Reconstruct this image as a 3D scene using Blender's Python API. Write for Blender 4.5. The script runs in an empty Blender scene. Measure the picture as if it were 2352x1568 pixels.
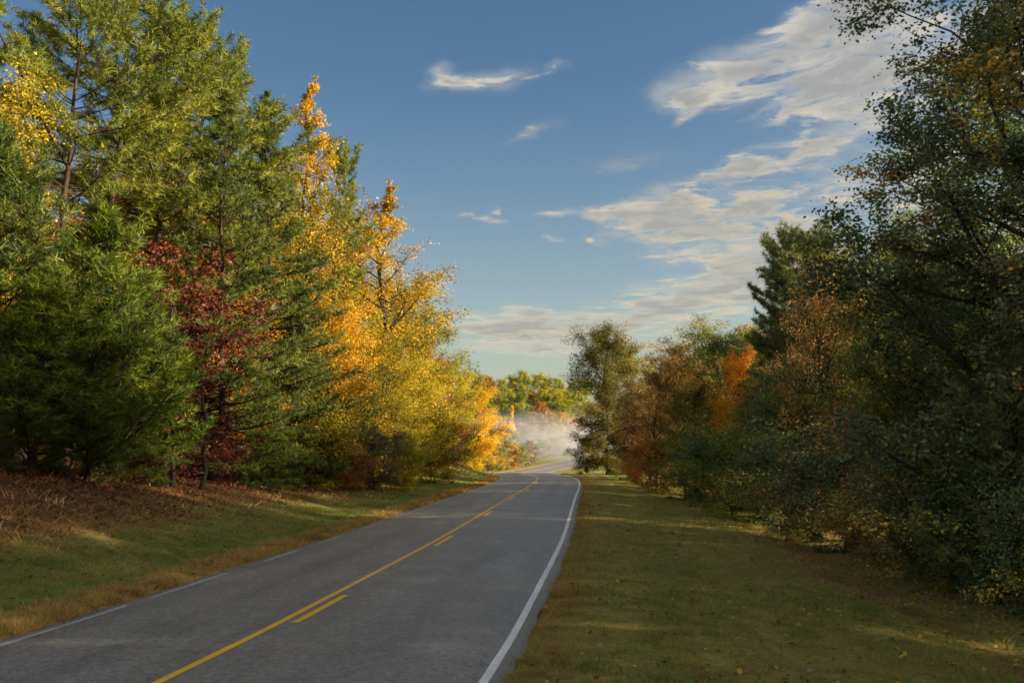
import bpy, math, random
import numpy as np

C = bpy.context.scene.collection
S = bpy.context.scene
R = math.radians
rng = np.random.default_rng(7)

# ------------------------------------------------------------------ camera
EYE, TILT, FOC = 2.6, R(6.21), 2287.0          # eye height, upward tilt, focal length in units of a 2352 px wide picture
cam = bpy.data.cameras.new('camera'); cam.lens = 35.0; cam.sensor_width = 36.0
cam.clip_start = 0.1; cam.clip_end = 6000
co = bpy.data.objects.new('camera', cam); C.objects.link(co)
co.location = (0, 0, EYE); co.rotation_euler = (R(90) + TILT, 0, 0); S.camera = co

# ------------------------------------------------------------------ light
SUN_AZ, SUN_EL = R(97), R(17.5)                  # azimuth clockwise from the view direction (+Y)
sun = bpy.data.lights.new('sun', 'SUN'); sun.energy = 3.9; sun.angle = R(0.9); sun.color = (1.0, 0.83, 0.60)
so = bpy.data.objects.new('sun', sun); C.objects.link(so)
so.rotation_euler = (R(90) - SUN_EL, 0, -SUN_AZ + math.pi)
so.location = (60, 20, 60)

S.view_settings.view_transform = 'Standard'; S.view_settings.look = 'None'
S.view_settings.exposure = 1.8; S.view_settings.gamma = 1.0
S.view_settings.use_curve_mapping = False
S.cycles.max_bounces = 7; S.cycles.diffuse_bounces = 4; S.cycles.glossy_bounces = 2
S.cycles.transmission_bounces = 3; S.cycles.transparent_max_bounces = 6; S.cycles.volume_bounces = 1
S.cycles.use_denoising = True
S.cycles.filter_width = 1.7
S.cycles.sample_clamp_indirect = 6

W = bpy.data.worlds.new('World'); S.world = W; W.use_nodes = True
N = W.node_tree.nodes; L = W.node_tree.links; N.clear()
def nd(t, **kw):
    n = N.new(t)
    for k, v in kw.items(): setattr(n, k, v)
    return n
def mth(op, a, b=None, c=None, clamp=False):
    n = N.new('ShaderNodeMath'); n.operation = op; n.use_clamp = clamp
    for i, v in enumerate((a, b, c)):
        if v is None: continue
        if isinstance(v, (int, float)): n.inputs[i].default_value = v
        else: L.new(v, n.inputs[i])
    return n.outputs[0]
def mixc(f, a, b, kind='MIX'):
    n = N.new('ShaderNodeMix'); n.data_type = 'RGBA'; n.blend_type = kind
    for s, v in ((0, f), (6, a), (7, b)):
        if isinstance(v, (int, float)): n.inputs[s].default_value = v
        elif isinstance(v, tuple): n.inputs[s].default_value = v + (1,)
        else: L.new(v, n.inputs[s])
    return n.outputs[2]
def smooth(v, a, b):
    n = N.new('ShaderNodeMapRange'); n.interpolation_type = 'SMOOTHSTEP'
    L.new(v, n.inputs[0]); n.inputs[1].default_value = a; n.inputs[2].default_value = b
    return n.outputs[0]
sky = nd('ShaderNodeTexSky', sky_type='NISHITA', sun_disc=False, sun_elevation=SUN_EL, sun_rotation=SUN_AZ,
         altitude=100, air_density=1.0, dust_density=1.6, ozone_density=1.5)
tc = nd('ShaderNodeTexCoord'); sx = nd('ShaderNodeSeparateXYZ'); L.new(tc.outputs['Generated'], sx.inputs[0])
az = mth('ARCTAN2', sx.outputs[0], sx.outputs[1]); el = mth('ARCSINE', sx.outputs[2])
cv = nd('ShaderNodeCombineXYZ'); L.new(az, cv.inputs[0]); L.new(el, cv.inputs[1])
# cloud banks: azimuth, elevation, half width, half height (radians), tilt (degrees), thickness
BANKS = [(-0.0706,0.3719,0.0174,0.0096,10,0.75),(-0.0615,0.3598,0.0327,0.0079,5,0.8),(-0.0072,0.3666,0.0350,0.0114,8,0.7),(0.0449,0.3764,0.0122,0.0057,15,0.75),(0.1718,0.3434,0.0323,0.0129,-8,0.8),(0.1781,0.3279,0.0215,0.0069,20,0.6),(0.2417,0.3628,0.0808,0.0264,8,1.0),(0.3298,0.3679,0.0955,0.0498,25,1.1),(0.3433,0.4008,0.0538,0.0290,10,1.0),(0.2745,0.3260,0.0337,0.0110,20,0.8),(0.3405,0.3315,0.0538,0.0165,15,0.9),(0.1985,0.2675,0.0120,0.0069,10,0.8),(0.2329,0.2760,0.0256,0.0119,10,0.9),(0.2982,0.2876,0.0754,0.0176,16,1.0),(0.0841,0.2367,0.0209,0.0074,5,0.9),(0.0419,0.2360,0.0197,0.0052,8,0.65),(0.1128,0.2348,0.0261,0.0122,0,0.9),(0.1611,0.2397,0.0389,0.0238,12,1.0),(0.2467,0.2377,0.1104,0.0318,8,1.05),(0.1257,0.2152,0.0347,0.0087,-5,0.9),(0.1866,0.2153,0.0516,0.0112,-8,0.9),(0.2706,0.1987,0.0844,0.0152,5,0.85),(0.0861,0.2096,0.0131,0.0039,-15,0.7),(0.0462,0.2080,0.0096,0.0035,0,0.6),(-0.0138,0.2405,0.0079,0.0039,0,0.7),(-0.0227,0.2310,0.0175,0.0039,-4,0.65),(-0.0495,0.2329,0.0109,0.0035,0,0.5),(0.1775,0.1901,0.0388,0.0078,-5,0.6),(0.2241,0.1798,0.0555,0.0094,15,0.7),(0.2025,0.1593,0.1114,0.0111,6,0.85),(0.2531,0.1659,0.0678,0.0127,12,0.8),(0.1851,0.1427,0.0946,0.0086,4,0.75),(-0.0778,0.1664,0.0196,0.0061,0,0.8),(-0.0687,0.1378,0.0349,0.0039,0,0.7),(0.0194,0.1363,0.0262,0.0057,-5,0.7),(-0.0203,0.1224,0.1137,0.0096,0,1.0),(0.1071,0.1247,0.1217,0.0104,2,1.0),(0.0281,0.1013,0.0743,0.0070,0,0.85),(0.1414,0.1004,0.0693,0.0069,0,0.5),(0.0243,0.3169,0.0393,0.0079,20,0.3),(0.1223,0.2854,0.0521,0.0130,5,0.28),(0.4106,0.2331,0.0603,0.1006,10,0.8),(0.4720,0.3518,0.0785,0.0589,10,0.9),(0.4429,0.1313,0.1187,0.0237,5,0.7)]
warp = nd('ShaderNodeTexNoise'); warp.inputs['Scale'].default_value = 26; warp.inputs['Detail'].default_value = 3
L.new(cv.outputs[0], warp.inputs['Vector'])
wv = nd('ShaderNodeVectorMath', operation='MULTIPLY_ADD'); L.new(warp.outputs['Color'], wv.inputs[0])
wv.inputs[1].default_value = (0.05, 0.018, 0); wv.inputs[2].default_value = (-0.025, -0.009, 0)
wp = nd('ShaderNodeVectorMath', operation='ADD'); L.new(cv.outputs[0], wp.inputs[0]); L.new(wv.outputs[0], wp.inputs[1])
tot = None
for (a, e, w, h, r, k) in BANKS:
    m = nd('ShaderNodeMapping', vector_type='TEXTURE'); L.new(wp.outputs[0], m.inputs[0])
    m.inputs[1].default_value = (a, e, 0); m.inputs[2].default_value = (0, 0, R(r)); m.inputs[3].default_value = (w * 1.75, h * (1.75 if e > .2 else 2.7), 1)
    g = nd('ShaderNodeTexGradient', gradient_type='QUADRATIC_SPHERE'); L.new(m.outputs[0], g.inputs[0])
    tot = mth('MULTIPLY', g.outputs['Fac'], k * 1.45) if tot is None else mth('MULTIPLY_ADD', g.outputs['Fac'], k * 1.45, tot)
ip = mth('DIVIDE', 1.0, mth('ADD', mth('MAXIMUM', el, 0.0), 0.12))      # a flat cloud deck seen in perspective
cp = nd('ShaderNodeCombineXYZ'); L.new(mth('MULTIPLY', az, ip), cp.inputs[0]); L.new(ip, cp.inputs[1])
# unseen broken clouds added outside the view to raise fill light in the shade
fill_clouds = mth('MULTIPLY', mth('MAXIMUM', smooth(el, 0.42, 0.65), smooth(mth('ABSOLUTE', az), 0.50, 0.95)), 0.72)
tot = mth('MAXIMUM', tot, fill_clouds)
def cloud_noise(scale, off, detail=7, rough=0.62, dist=0.5):
    m = nd('ShaderNodeMapping'); L.new(cp.outputs[0], m.inputs[0])
    m.inputs[1].default_value = off; m.inputs[2].default_value = (0, 0, R(10)); m.inputs[3].default_value = (1.0, 1.7, 1)
    n = nd('ShaderNodeTexNoise'); L.new(m.outputs[0], n.inputs['Vector'])
    n.inputs['Scale'].default_value = scale; n.inputs['Detail'].default_value = detail; n.inputs['Roughness'].default_value = rough; n.inputs['Distortion'].default_value = dist
    return n.outputs['Fac']
n1 = cloud_noise(8.0, (0, 0, 0.37)); n2 = cloud_noise(4.5, (3.1, 1.7, 0.9), 4)
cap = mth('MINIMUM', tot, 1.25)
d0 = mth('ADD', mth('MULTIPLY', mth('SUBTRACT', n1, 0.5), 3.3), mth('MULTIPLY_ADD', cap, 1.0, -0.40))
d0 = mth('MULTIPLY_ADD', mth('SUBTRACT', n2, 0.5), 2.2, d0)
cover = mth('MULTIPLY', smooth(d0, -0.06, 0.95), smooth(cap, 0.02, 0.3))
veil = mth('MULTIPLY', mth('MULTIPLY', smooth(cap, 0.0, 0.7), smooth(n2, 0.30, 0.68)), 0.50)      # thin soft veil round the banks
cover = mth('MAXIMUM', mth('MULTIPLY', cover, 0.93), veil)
grey = mth('MULTIPLY', smooth(mth('ADD', d0, mth('MULTIPLY', mth('SUBTRACT', n1, 0.5), -2.2)), 0.30, 1.10), 0.85)
wisp = mixc(smooth(el, 0.24, 0.36), (1.0, 0.84, 0.60), (1.0, 0.90, 0.74))
ccol = mixc(grey, wisp, (0.44, 0.45, 0.44))
tint = mixc(smooth(el, 0.03, 0.42), (0.66, 0.60, 0.52), (0.325, 0.42, 0.475))
SKYS = 0.075
skyc = mixc(1.0, sky.outputs[0], tint, 'MULTIPLY')
skys = nd('ShaderNodeVectorMath', operation='SCALE'); L.new(skyc, skys.inputs[0]); skys.inputs['Scale'].default_value = 1.0
clds = nd('ShaderNodeVectorMath', operation='SCALE'); L.new(ccol, clds.inputs[0]); dsun = nd('ShaderNodeVectorMath', operation='DOT_PRODUCT'); L.new(tc.outputs['Generated'], dsun.inputs[0])
dsun.inputs[1].default_value = (math.sin(SUN_AZ) * math.cos(SUN_EL), math.cos(SUN_AZ) * math.cos(SUN_EL), math.sin(SUN_EL))
L.new(mth('MULTIPLY_ADD', smooth(dsun.outputs['Value'], 0.3, 1.0), 4.2, 3.05), clds.inputs['Scale'])         # clouds glow towards the sun, strengthened to add fill light
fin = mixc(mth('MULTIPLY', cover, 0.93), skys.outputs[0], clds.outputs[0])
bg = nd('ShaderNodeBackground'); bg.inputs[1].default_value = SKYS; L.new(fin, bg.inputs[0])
wo = nd('ShaderNodeOutputWorld'); L.new(bg.outputs[0], wo.inputs[0])
SKYK = 1.0
W.cycles.sampling_method = 'MANUAL'; W.cycles.sample_map_resolution = 512

# ------------------------------------------------------------------ helpers
def sstep(x, a, b):
    t = np.clip((np.asarray(x, float) - a) / (b - a), 0, 1); return t * t * (3 - 2 * t)
_h = np.random.default_rng(3).random((256, 256))
def vnoise(x, y):
    x = np.asarray(x, float); y = np.asarray(y, float)
    xi = np.floor(x).astype(int); yi = np.floor(y).astype(int); fx = x - xi; fy = y - yi
    fx = fx * fx * (3 - 2 * fx); fy = fy * fy * (3 - 2 * fy)
    g = lambda a, b: _h[a & 255, b & 255]
    return (g(xi, yi) * (1 - fx) + g(xi + 1, yi) * fx) * (1 - fy) + (g(xi, yi + 1) * (1 - fx) + g(xi + 1, yi + 1) * fx) * fy
def fbm(x, y, o=4):
    s = 0; a = 0.5; t = 0
    for i in range(o):
        s = s + a * vnoise(x * 2 ** i + 17.3 * i, y * 2 ** i + 5.1 * i); t += a; a *= 0.5
    return s / t

def mesh_np(name, V, F, mat=None, attrs=None, smooth_=False):
    """V (n,3); F list of int arrays (m,3)/(m,4)"""
    me = bpy.data.meshes.new(name)
    V = np.ascontiguousarray(V, np.float32)
    me.vertices.add(len(V)); me.vertices.foreach_set('co', V.ravel())
    F = [f for f in F if len(f)]
    tot = sum(f.size for f in F); cnt = sum(len(f) for f in F)
    me.loops.add(tot); me.polygons.add(cnt)
    me.loops.foreach_set('vertex_index', np.concatenate([f.ravel() for f in F]).astype(np.int32))
    ls = np.concatenate([np.full(len(f), f.shape[1]) for f in F])
    st = np.concatenate([[0], np.cumsum(ls)[:-1]]).astype(np.int32)
    me.polygons.foreach_set('loop_start', st)
    if smooth_: me.polygons.foreach_set('use_smooth', np.ones(cnt, bool))
    for k, a in (attrs or {}).items():
        at = me.color_attributes.new(k, 'FLOAT_COLOR', 'POINT')
        c = np.ones((len(V), 4), np.float32); c[:, :3] = a
        at.data.foreach_set('color', c.ravel())
    me.update(calc_edges=True); me.validate(verbose=False)
    if mat: me.materials.append(mat)
    return me
def link(name, me, parent=None, loc=None):
    o = bpy.data.objects.new(name, me); C.objects.link(o)
    if parent: o.parent = parent
    if loc is not None: o.location = loc
    return o

class MatB:
    def __init__(s, name):
        s.m = bpy.data.materials.new(name); s.m.use_nodes = True; s.n = s.m.node_tree.nodes; s.l = s.m.node_tree.links; s.n.clear()
        s.out = s.n.new('ShaderNodeOutputMaterial')
    def node(s, t, ins=None, **kw):
        n = s.n.new(t)
        for k, v in kw.items(): setattr(n, k, v)
        for k, v in (ins or {}).items():
            if isinstance(v, bpy.types.NodeSocket): s.l.new(v, n.inputs[k])
            else: n.inputs[k].default_value = v
        return n
    def math(s, op, a, b=0.0, c=0.0, clamp=False):
        return s.node('ShaderNodeMath', {0: a, 1: b, 2: c}, operation=op, use_clamp=clamp).outputs[0]
    def mix(s, f, a, b, kind='MIX'):
        c = lambda v: v + (1,) if isinstance(v, tuple) and len(v) == 3 else v
        return s.node('ShaderNodeMix', {0: f, 6: c(a), 7: c(b)}, data_type='RGBA', blend_type=kind).outputs[2]
    def noise(s, scale, detail=4, rough=0.55, vec=None, col=False):
        i = {'Scale': scale, 'Detail': detail, 'Roughness': rough}
        if vec is not None: i['Vector'] = vec
        return s.node('ShaderNodeTexNoise', i).outputs['Color' if col else 'Fac']
    def range(s, v, a, b, c=0.0, d=1.0):
        return s.node('ShaderNodeMapRange', {0: v, 1: a, 2: b, 3: c, 4: d}).outputs[0]
    def ramp(s, f, stops, interp='LINEAR'):
        n = s.node('ShaderNodeValToRGB', {0: f}); r = n.color_ramp; r.interpolation = interp
        while len(r.elements) < len(stops): r.elements.new(0.5)
        for e, (p, c) in zip(r.elements, stops): e.position = p; e.color = tuple(c) + (1,)
        return n.outputs[0]

def leaf_mat(name, stops, trans=0.38, rough=0.55, spec=0.25):
    b = MatB(name)
    at = b.node('ShaderNodeAttribute', attribute_name='var'); sp = b.node('ShaderNodeSeparateColor', {0: at.outputs['Color']})
    f = b.math('MULTIPLY_ADD', sp.outputs[0], 0.34, b.math('MULTIPLY_ADD', sp.outputs[1], 0.36, b.math('MULTIPLY', sp.outputs[2], 0.38)))
    f = b.range(f, 0.22, 0.86)
    col = b.ramp(f, stops)
    oi = b.node('ShaderNodeObjectInfo')
    hs = b.node('ShaderNodeHueSaturation', {'Hue': b.math('MULTIPLY_ADD', oi.outputs['Random'], 0.016, 0.492),
                'Value': b.math('MULTIPLY_ADD', sp.outputs[0], 0.36, 0.84), 'Saturation': 1.0, 'Color': col})
    col = hs.outputs[0]
    p = b.node('ShaderNodeBsdfPrincipled', {'Base Color': col, 'Roughness': rough, 'Specular IOR Level': spec})
    t = b.node('ShaderNodeBsdfTranslucent', {'Color': b.mix(0.25, col, (1.0, 0.9, 0.3), 'SOFT_LIGHT')})
    m = b.node('ShaderNodeMixShader', {0: trans, 1: p.outputs[0], 2: t.outputs[0]})
    b.l.new(m.outputs[0], b.out.inputs[0]); return b.m

def bark_mat(name, dark, light):
    b = MatB(name)
    tcn = b.node('ShaderNodeTexCoord')
    mp = b.node('ShaderNodeMapping', {0: tcn.outputs['Object'], 3: (9, 9, 2.2)})
    n = b.noise(1.0, 6, 0.65, mp.outputs[0])
    c = b.ramp(n, [(0.3, dark), (0.7, light)])
    bp = b.node('ShaderNodeBump', {'Strength': 0.8, 'Distance': 0.03, 'Height': n})
    p = b.node('ShaderNodeBsdfPrincipled', {'Base Color': c, 'Roughness': 0.9, 'Specular IOR Level': 0.15, 'Normal': bp.outputs[0]})
    b.l.new(p.outputs[0], b.out.inputs[0]); return b.m

# ------------------------------------------------------------------ road path and terrain
PY = np.array([-30, 0, 11.5, 13.7, 18.8, 29.3, 42.6, 54, 65.6, 75, 84, 91, 98, 106, 115, 127, 140, 155, 170, 185, 200, 215, 232, 255, 290, 330.])
PX = np.array([-8.6, -5.0, -3.72, -3.45, -2.93, -1.93, -0.88, 0.0, 0.95, 1.65, 2.2, 2.42, 2.35, 1.9, 1.25, 0.85, 1.35, 3.0, 5.6, 9.4, 14.4, 20.8, 30, 46, 76, 116])
PZ = np.array([0, 0, 0, 0, 0, 0, 0, 0, 0, 0, 0, 0, 0, 0, -.02, -.3, -.62, -.72, -.62, -.2, .6, 1.35, 2.0, 2.7, 3.3, 3.8])
def cr(t, T, V):                                # smooth (Catmull-Rom like) interpolation
    m = np.gradient(V, T); i = np.clip(np.searchsorted(T, t) - 1, 0, len(T) - 2)
    h = T[i + 1] - T[i]; u = (t - T[i]) / h
    return (2*u**3-3*u**2+1)*V[i] + (u**3-2*u**2+u)*h*m[i] + (-2*u**3+3*u**2)*V[i+1] + (u**3-u**2)*h*m[i+1]
ty = np.arange(-30, 329.6, 0.4); tx = cr(ty, PY, PX); tz = cr(ty, PY, PZ)
tdx = np.gradient(tx, ty); tl = np.sqrt(1 + tdx**2)
nrx, nry = 1 / tl, -tdx / tl                    # unit vector to the right of the road
tarc = np.concatenate([[0], np.cumsum(np.sqrt(np.diff(tx)**2 + np.diff(ty)**2))])
def road_off(x, y):
    x = np.atleast_1d(np.asarray(x, float)).ravel(); y = np.atleast_1d(np.asarray(y, float)).ravel()
    off = np.empty_like(x); idx = np.empty(len(x), int)
    for a in range(0, len(x), 4000):
        s = slice(a, a + 4000)
        d = (x[s, None] - tx[None])**2 + (y[s, None] - ty[None])**2
        i = d.argmin(1); idx[s] = i
        sg = (x[s] - tx[i]) * nrx[i] + (y[s] - ty[i]) * nry[i]
        off[s] = np.where(sg >= 0, 1, -1) * np.sqrt(d[np.arange(len(i)), i])
    return off, idx
LW, EDGE = 3.36, 3.62                            # edge line and edge of the tarmac
HB = (np.array([-40, 20, 31, 42, 52, 62, 75, 88, 100, 115, 130, 150, 400.]), np.array([2.5, 2.4, 2.1, 1.25, .55, .18, .35, 1.0, 1.6, 1.3, .5, .1, 0]))
def ground_z(x, y):
    shp = np.shape(x); x = np.asarray(x, float).ravel(); y = np.asarray(y, float).ravel()
    off, i = road_off(x, y); yy = ty[i]; zr = tz[i]; a = np.abs(off)
    hb = np.interp(yy, *HB); top = np.interp(yy, [20, 31, 52, 62, 88, 110], [14, 14, 12, 9, 9, 9.5]); st = np.interp(yy, [50, 62, 90], [5.0, 4.6, 4.2])
    tt = np.clip((a - st) / (top - st), 0, 1.0)
    left = hb * (0.35 * tt + 0.65 * tt * tt * (3 - 2 * tt)) + 0.05 * sstep(a, 4, 9) * (fbm(x * .7, y * .7) - .5) * 4 * sstep(a, 4.5, 8)
    right = -0.22 * np.exp(-((a - 11.2) / 1.6)**2) * sstep(yy, 60, 20) + (.10 * (fbm(x * .6, y * .6) - .5) + .07 * (fbm(x * 1.9, y * 1.9, 2) - .5)) * sstep(a, 4.0, 6) + 0.5 * sstep(a, 15, 28)
    right = right - .07 * np.clip(a - 4.6, 0, 9) * sstep(yy, 125, 60)          # the verge falls away from the road
    z = zr + np.where(off < 0, left, right)
    z = z - 0.06 * sstep(a, EDGE + .12, EDGE - .12) + 0.03 * sstep(a, EDGE - .1, EDGE + .3)
    hill = sstep(y, 215, 345) * (13 + 5 * fbm(x * .012, y * .012)) + sstep(np.hypot(x, y), 600, 2200) * 25
    z = z + hill * np.where(off < 0, sstep(a, 5, 34), sstep(a, 12, 40))
    return z.reshape(shp)

def ray(X, Y):
    a = (X - 1176) / FOC; b = (784 - Y) / FOC
    return np.array([a, math.cos(TILT) - b * math.sin(TILT), math.sin(TILT) + b * math.cos(TILT)])
def spot(X, Ytop, d):
    """ground point at distance d seen in direction X, and the height a thing standing there needs to reach up to direction Ytop"""
    r = ray(X, (Ytop + 1040) / 2); x = r[0] / r[1] * d
    z = float(ground_z([x], [d])[0]); q = ray(X, Ytop)
    return x, d, z, EYE + q[2] / q[1] * d - z

# ------------------------------------------------------------------ ground sheet
def axis(lo, hi, fine, c0, c1, g):
    v = [c0]
    while v[-1] < c1: v.append(v[-1] + fine)
    s = fine
    while v[-1] < hi: s *= g; v.append(v[-1] + s)
    s = fine; lft = [c0]
    while lft[-1] > lo: s *= g; lft.append(lft[-1] - s)
    return np.array(lft[:0:-1] + v)
gx = axis(-2500, 2500, 0.34, -20, 17, 1.10)
yy_ = [-60., -30, -12, -4, 0, 3, 5]
while yy_[-1] < 5000: yy_.append(yy_[-1] + max(0.3, yy_[-1] * 0.014 if yy_[-1] < 400 else yy_[-1] * 0.06))
gy = np.array(yy_)
GX, GY = np.meshgrid(gx, gy); GZ = ground_z(GX, GY)
off, ii = road_off(GX, GY); yr = ty[ii]; a = np.abs(off)
xx, yv = GX.ravel(), GY.ravel()
nA = fbm(xx * .55, yv * .55); nB = fbm(xx * .16 + 9, yv * .16); nC = fbm(xx * 1.7, yv * 1.7)
green = np.array([.068, .070, .018]); olive = np.array([.092, .080, .024]); tan = np.array([.20, .125, .040]); brown = np.array([.105, .050, .022]); litter = np.array([.075, .042, .022]); strip = np.array([.060, .095, .016])
def lerp(p, q, t): return p + (q - p) * t[:, None]
col = lerp(np.tile(green, (len(xx), 1)), olive, sstep(nA * .6 + nB * .4, .38, .62))
col = lerp(col, olive * 1.25, .55 * sstep(fbm(off * 1.1 + 40, yr * .07), .45, .65))                 # faint mowing bands along the road
colR = lerp(col, brown, sstep(np.exp(-((a - 10.6 + (nB - .5) * 1.8) / .8)**2) + nA - .5, .45, 1.0) * sstep(yr, 48, 30) * .9)
colR = lerp(colR, litter, sstep(a + (nA - .5) * 2.5, 12.0, 13.6))
colR = lerp(colR, tan * .8, sstep(nC, .52, .7) * sstep(a, 5.2, 4.2))
colL = lerp(col, strip, np.exp(-((a - 5.3 - (nB - .5)) / .6)**2) * .7)
bk = sstep(a + (nA - .5) * 3.0, np.interp(yr, [20, 40, 60], [6.6, 7.6, 9]), np.interp(yr, [20, 40, 60], [8.2, 9.6, 10.5])) * sstep(yr, 66, 56)
colL = lerp(colL, lerp(np.tile(brown, (len(xx), 1)), tan * .75, sstep(nB * .5 + nC * .5, .48, .62) * sstep(a, 11.5, 8)), bk)
colL = lerp(colL, litter, sstep(a, np.interp(yr, [30, 62, 90, 130], [14, 9, 10, 9]) - .8, np.interp(yr, [30, 62, 90, 130], [14, 9, 10, 9]) + .5))
colL = lerp(colL, tan * .85, sstep(a + (nC - .5) * .9, 4.6, 4.1))
gc = np.where((off < 0)[:, None], colL, colR) * np.array([2.5, 2.65, 2.5])
ny_, nx_ = GX.shape; idx = np.arange(ny_ * nx_).reshape(ny_, nx_)
F4 = np.stack([idx[:-1, :-1], idx[:-1, 1:], idx[1:, 1:], idx[1:, :-1]], -1).reshape(-1, 4)
b = MatB('ground_soil_and_turf')
at = b.node('ShaderNodeAttribute', attribute_name='cover'); g = b.node('ShaderNodeNewGeometry')
nf = b.noise(9, 6, 0.7, g.outputs['Position']); nm = b.noise(1.4, 4, 0.6, g.outputs['Position'])
c1 = b.mix(1.0, at.outputs['Color'], b.ramp(nf, [(.28, (.45, .45, .42)), (.7, (1.45, 1.4, 1.3))]), 'MULTIPLY')
c2 = b.mix(b.range(nm, .45, .7, 0, .45), c1, (.075, .05, .02))
bp = b.node('ShaderNodeBump', {'Strength': 0.9, 'Distance': 0.06, 'Height': nf})
p = b.node('ShaderNodeBsdfPrincipled', {'Base Color': c2, 'Roughness': 0.95, 'Specular IOR Level': 0.1, 'Normal': bp.outputs[0]})
b.l.new(p.outputs[0], b.out.inputs[0])
go = link('ground', mesh_np('ground', np.stack([xx, yv, GZ.ravel()], 1), [F4], b.m, {'cover': gc}, True)); go['kind'] = 'structure'
go['label'] = 'grass verges and wooded ground on both sides of the road'

# ------------------------------------------------------------------ road
def crown_z(o): return 0.045 * (1 - (np.abs(o) / EDGE)**2)
def strip_mesh(name, o0, o1, y0, y1, lift, mat, n_across=1, jag=0.0, step=1, ends=None):
    k = np.where((ty >= y0 - .2) & (ty <= y1 + .2))[0][::step]
    os_ = np.linspace(0, 1, n_across + 1); rows = []
    for q, t in enumerate(os_):
        o = np.full(len(k), o0 + (o1 - o0) * t)
        if jag and q in (0, n_across):
            s = -1 if q == 0 else 1
            o = o + s * jag * (fbm(ty[k] * 1.3 + 40 * q, ty[k] * .31, 3) - .5) * 2
        rows.append(np.stack([tx[k] + nrx[k] * o, ty[k] + nry[k] * o, tz[k] + crown_z(o) + lift], 1))
    V = np.stack(rows, 1); n = len(k); m = n_across + 1
    ix = np.arange(n * m).reshape(n, m)
    Fq = np.stack([ix[:-1, :-1], ix[:-1, 1:], ix[1:, 1:], ix[1:, :-1]], -1).reshape(-1, 4)
    oo = np.stack([np.full(len(k), o0 + (o1 - o0) * t) for t in os_], 1).ravel()
    at = np.stack([oo / 8 + .5, np.repeat(tarc[k], m) / 400, np.zeros(len(oo))], 1)
    return mesh_np(name, V.reshape(-1, 3), [Fq], mat, {'lane': at}, True)
b = MatB('worn_asphalt')
g = b.node('ShaderNodeNewGeometry'); pos = g.outputs['Position']
at = b.node('ShaderNodeAttribute', attribute_name='lane'); sp = b.node('ShaderNodeSeparateColor', {0: at.outputs['Color']})
o = b.math('MULTIPLY_ADD', sp.outputs[0], 8.0, -4.0)
lane = b.node('ShaderNodeCombineXYZ', {0: b.math('MULTIPLY', o, 0.9), 1: b.math('MULTIPLY', sp.outputs[1], 60.0), 2: 0.0}).outputs[0]
streak = b.noise(1.6, 5, 0.6, lane)
wh = b.math('ABSOLUTE', b.math('SUBTRACT', b.math('ABSOLUTE', o), 1.72))           # distance from the middle of a lane
wheel = b.math('ABSOLUTE', b.math('SUBTRACT', wh, 0.78))
wf = b.range(wheel, 0.05, 0.5, 1.0, 0.0)
grain = b.noise(34, 5, 0.85, pos); agg = b.noise(11, 4, 0.75, pos); blot = b.noise(0.55, 4, 0.6, pos)
c = b.ramp(grain, [(.32, (.060, .056, .053)), (.5, (.150, .143, .136)), (.68, (.33, .318, .30))])
c = b.mix(1.0, c, b.ramp(blot, [(.3, (.88, .87, .87)), (.7, (1.10, 1.10, 1.10))]), 'MULTIPLY')
c = b.mix(1.0, c, b.ramp(streak, [(.3, (.78, .78, .78)), (.7, (1.25, 1.24, 1.24))]), 'MULTIPLY')
c = b.mix(b.math('MULTIPLY', wf, 0.22), c, (.22, .212, .20))
c = b.mix(b.range(wh, 0.25, 0.0, 0.0, 0.22), c, (.060, .059, .060))                # oil drip down the lane middle
c = b.mix(1.0, c, b.ramp(agg, [(.34, (.62, .62, .62)), (.66, (1.42, 1.41, 1.39))]), 'MULTIPLY')
vor = b.node('ShaderNodeTexVoronoi', {'Vector': b.node('ShaderNodeVectorMath', {0: pos, 1: b.noise(1.1, 3, .6, pos, True)}, operation='ADD').outputs[0], 'Scale': .22}, feature='DISTANCE_TO_EDGE')
crack = b.math('MULTIPLY', b.range(vor.outputs['Distance'], 0.0, 0.006, 1.0, 0.0), b.range(b.noise(.3, 2, .5, pos), .5, .62))
c = b.mix(b.math('MULTIPLY', crack, .65), c, (.022, .021, .021))
edge_dirt = b.math('MULTIPLY', b.range(b.math('ABSOLUTE', o), 3.35, 3.7, 0, 1), b.range(agg, .4, .6))
c = b.mix(b.math('MULTIPLY', edge_dirt, .75), c, (.045, .036, .030))
hgt = b.math('ADD', grain, b.math('MULTIPLY', agg, 0.6))
bp = b.node('ShaderNodeBump', {'Strength': 0.55, 'Distance': 0.012, 'Height': hgt})
p = b.node('ShaderNodeBsdfPrincipled', {'Base Color': c, 'Roughness': b.range(grain, .3, .7, .42, .62), 'Specular IOR Level': 0.55, 'Normal': bp.outputs[0]})
b.l.new(p.outputs[0], b.out.inputs[0])
road = link('road', strip_mesh('road', -EDGE, EDGE, -30, 329, 0.0, b.m, 10, 0.07)); road['kind'] = 'structure'
road['label'] = 'two lane asphalt road curving away between the trees'

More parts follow.
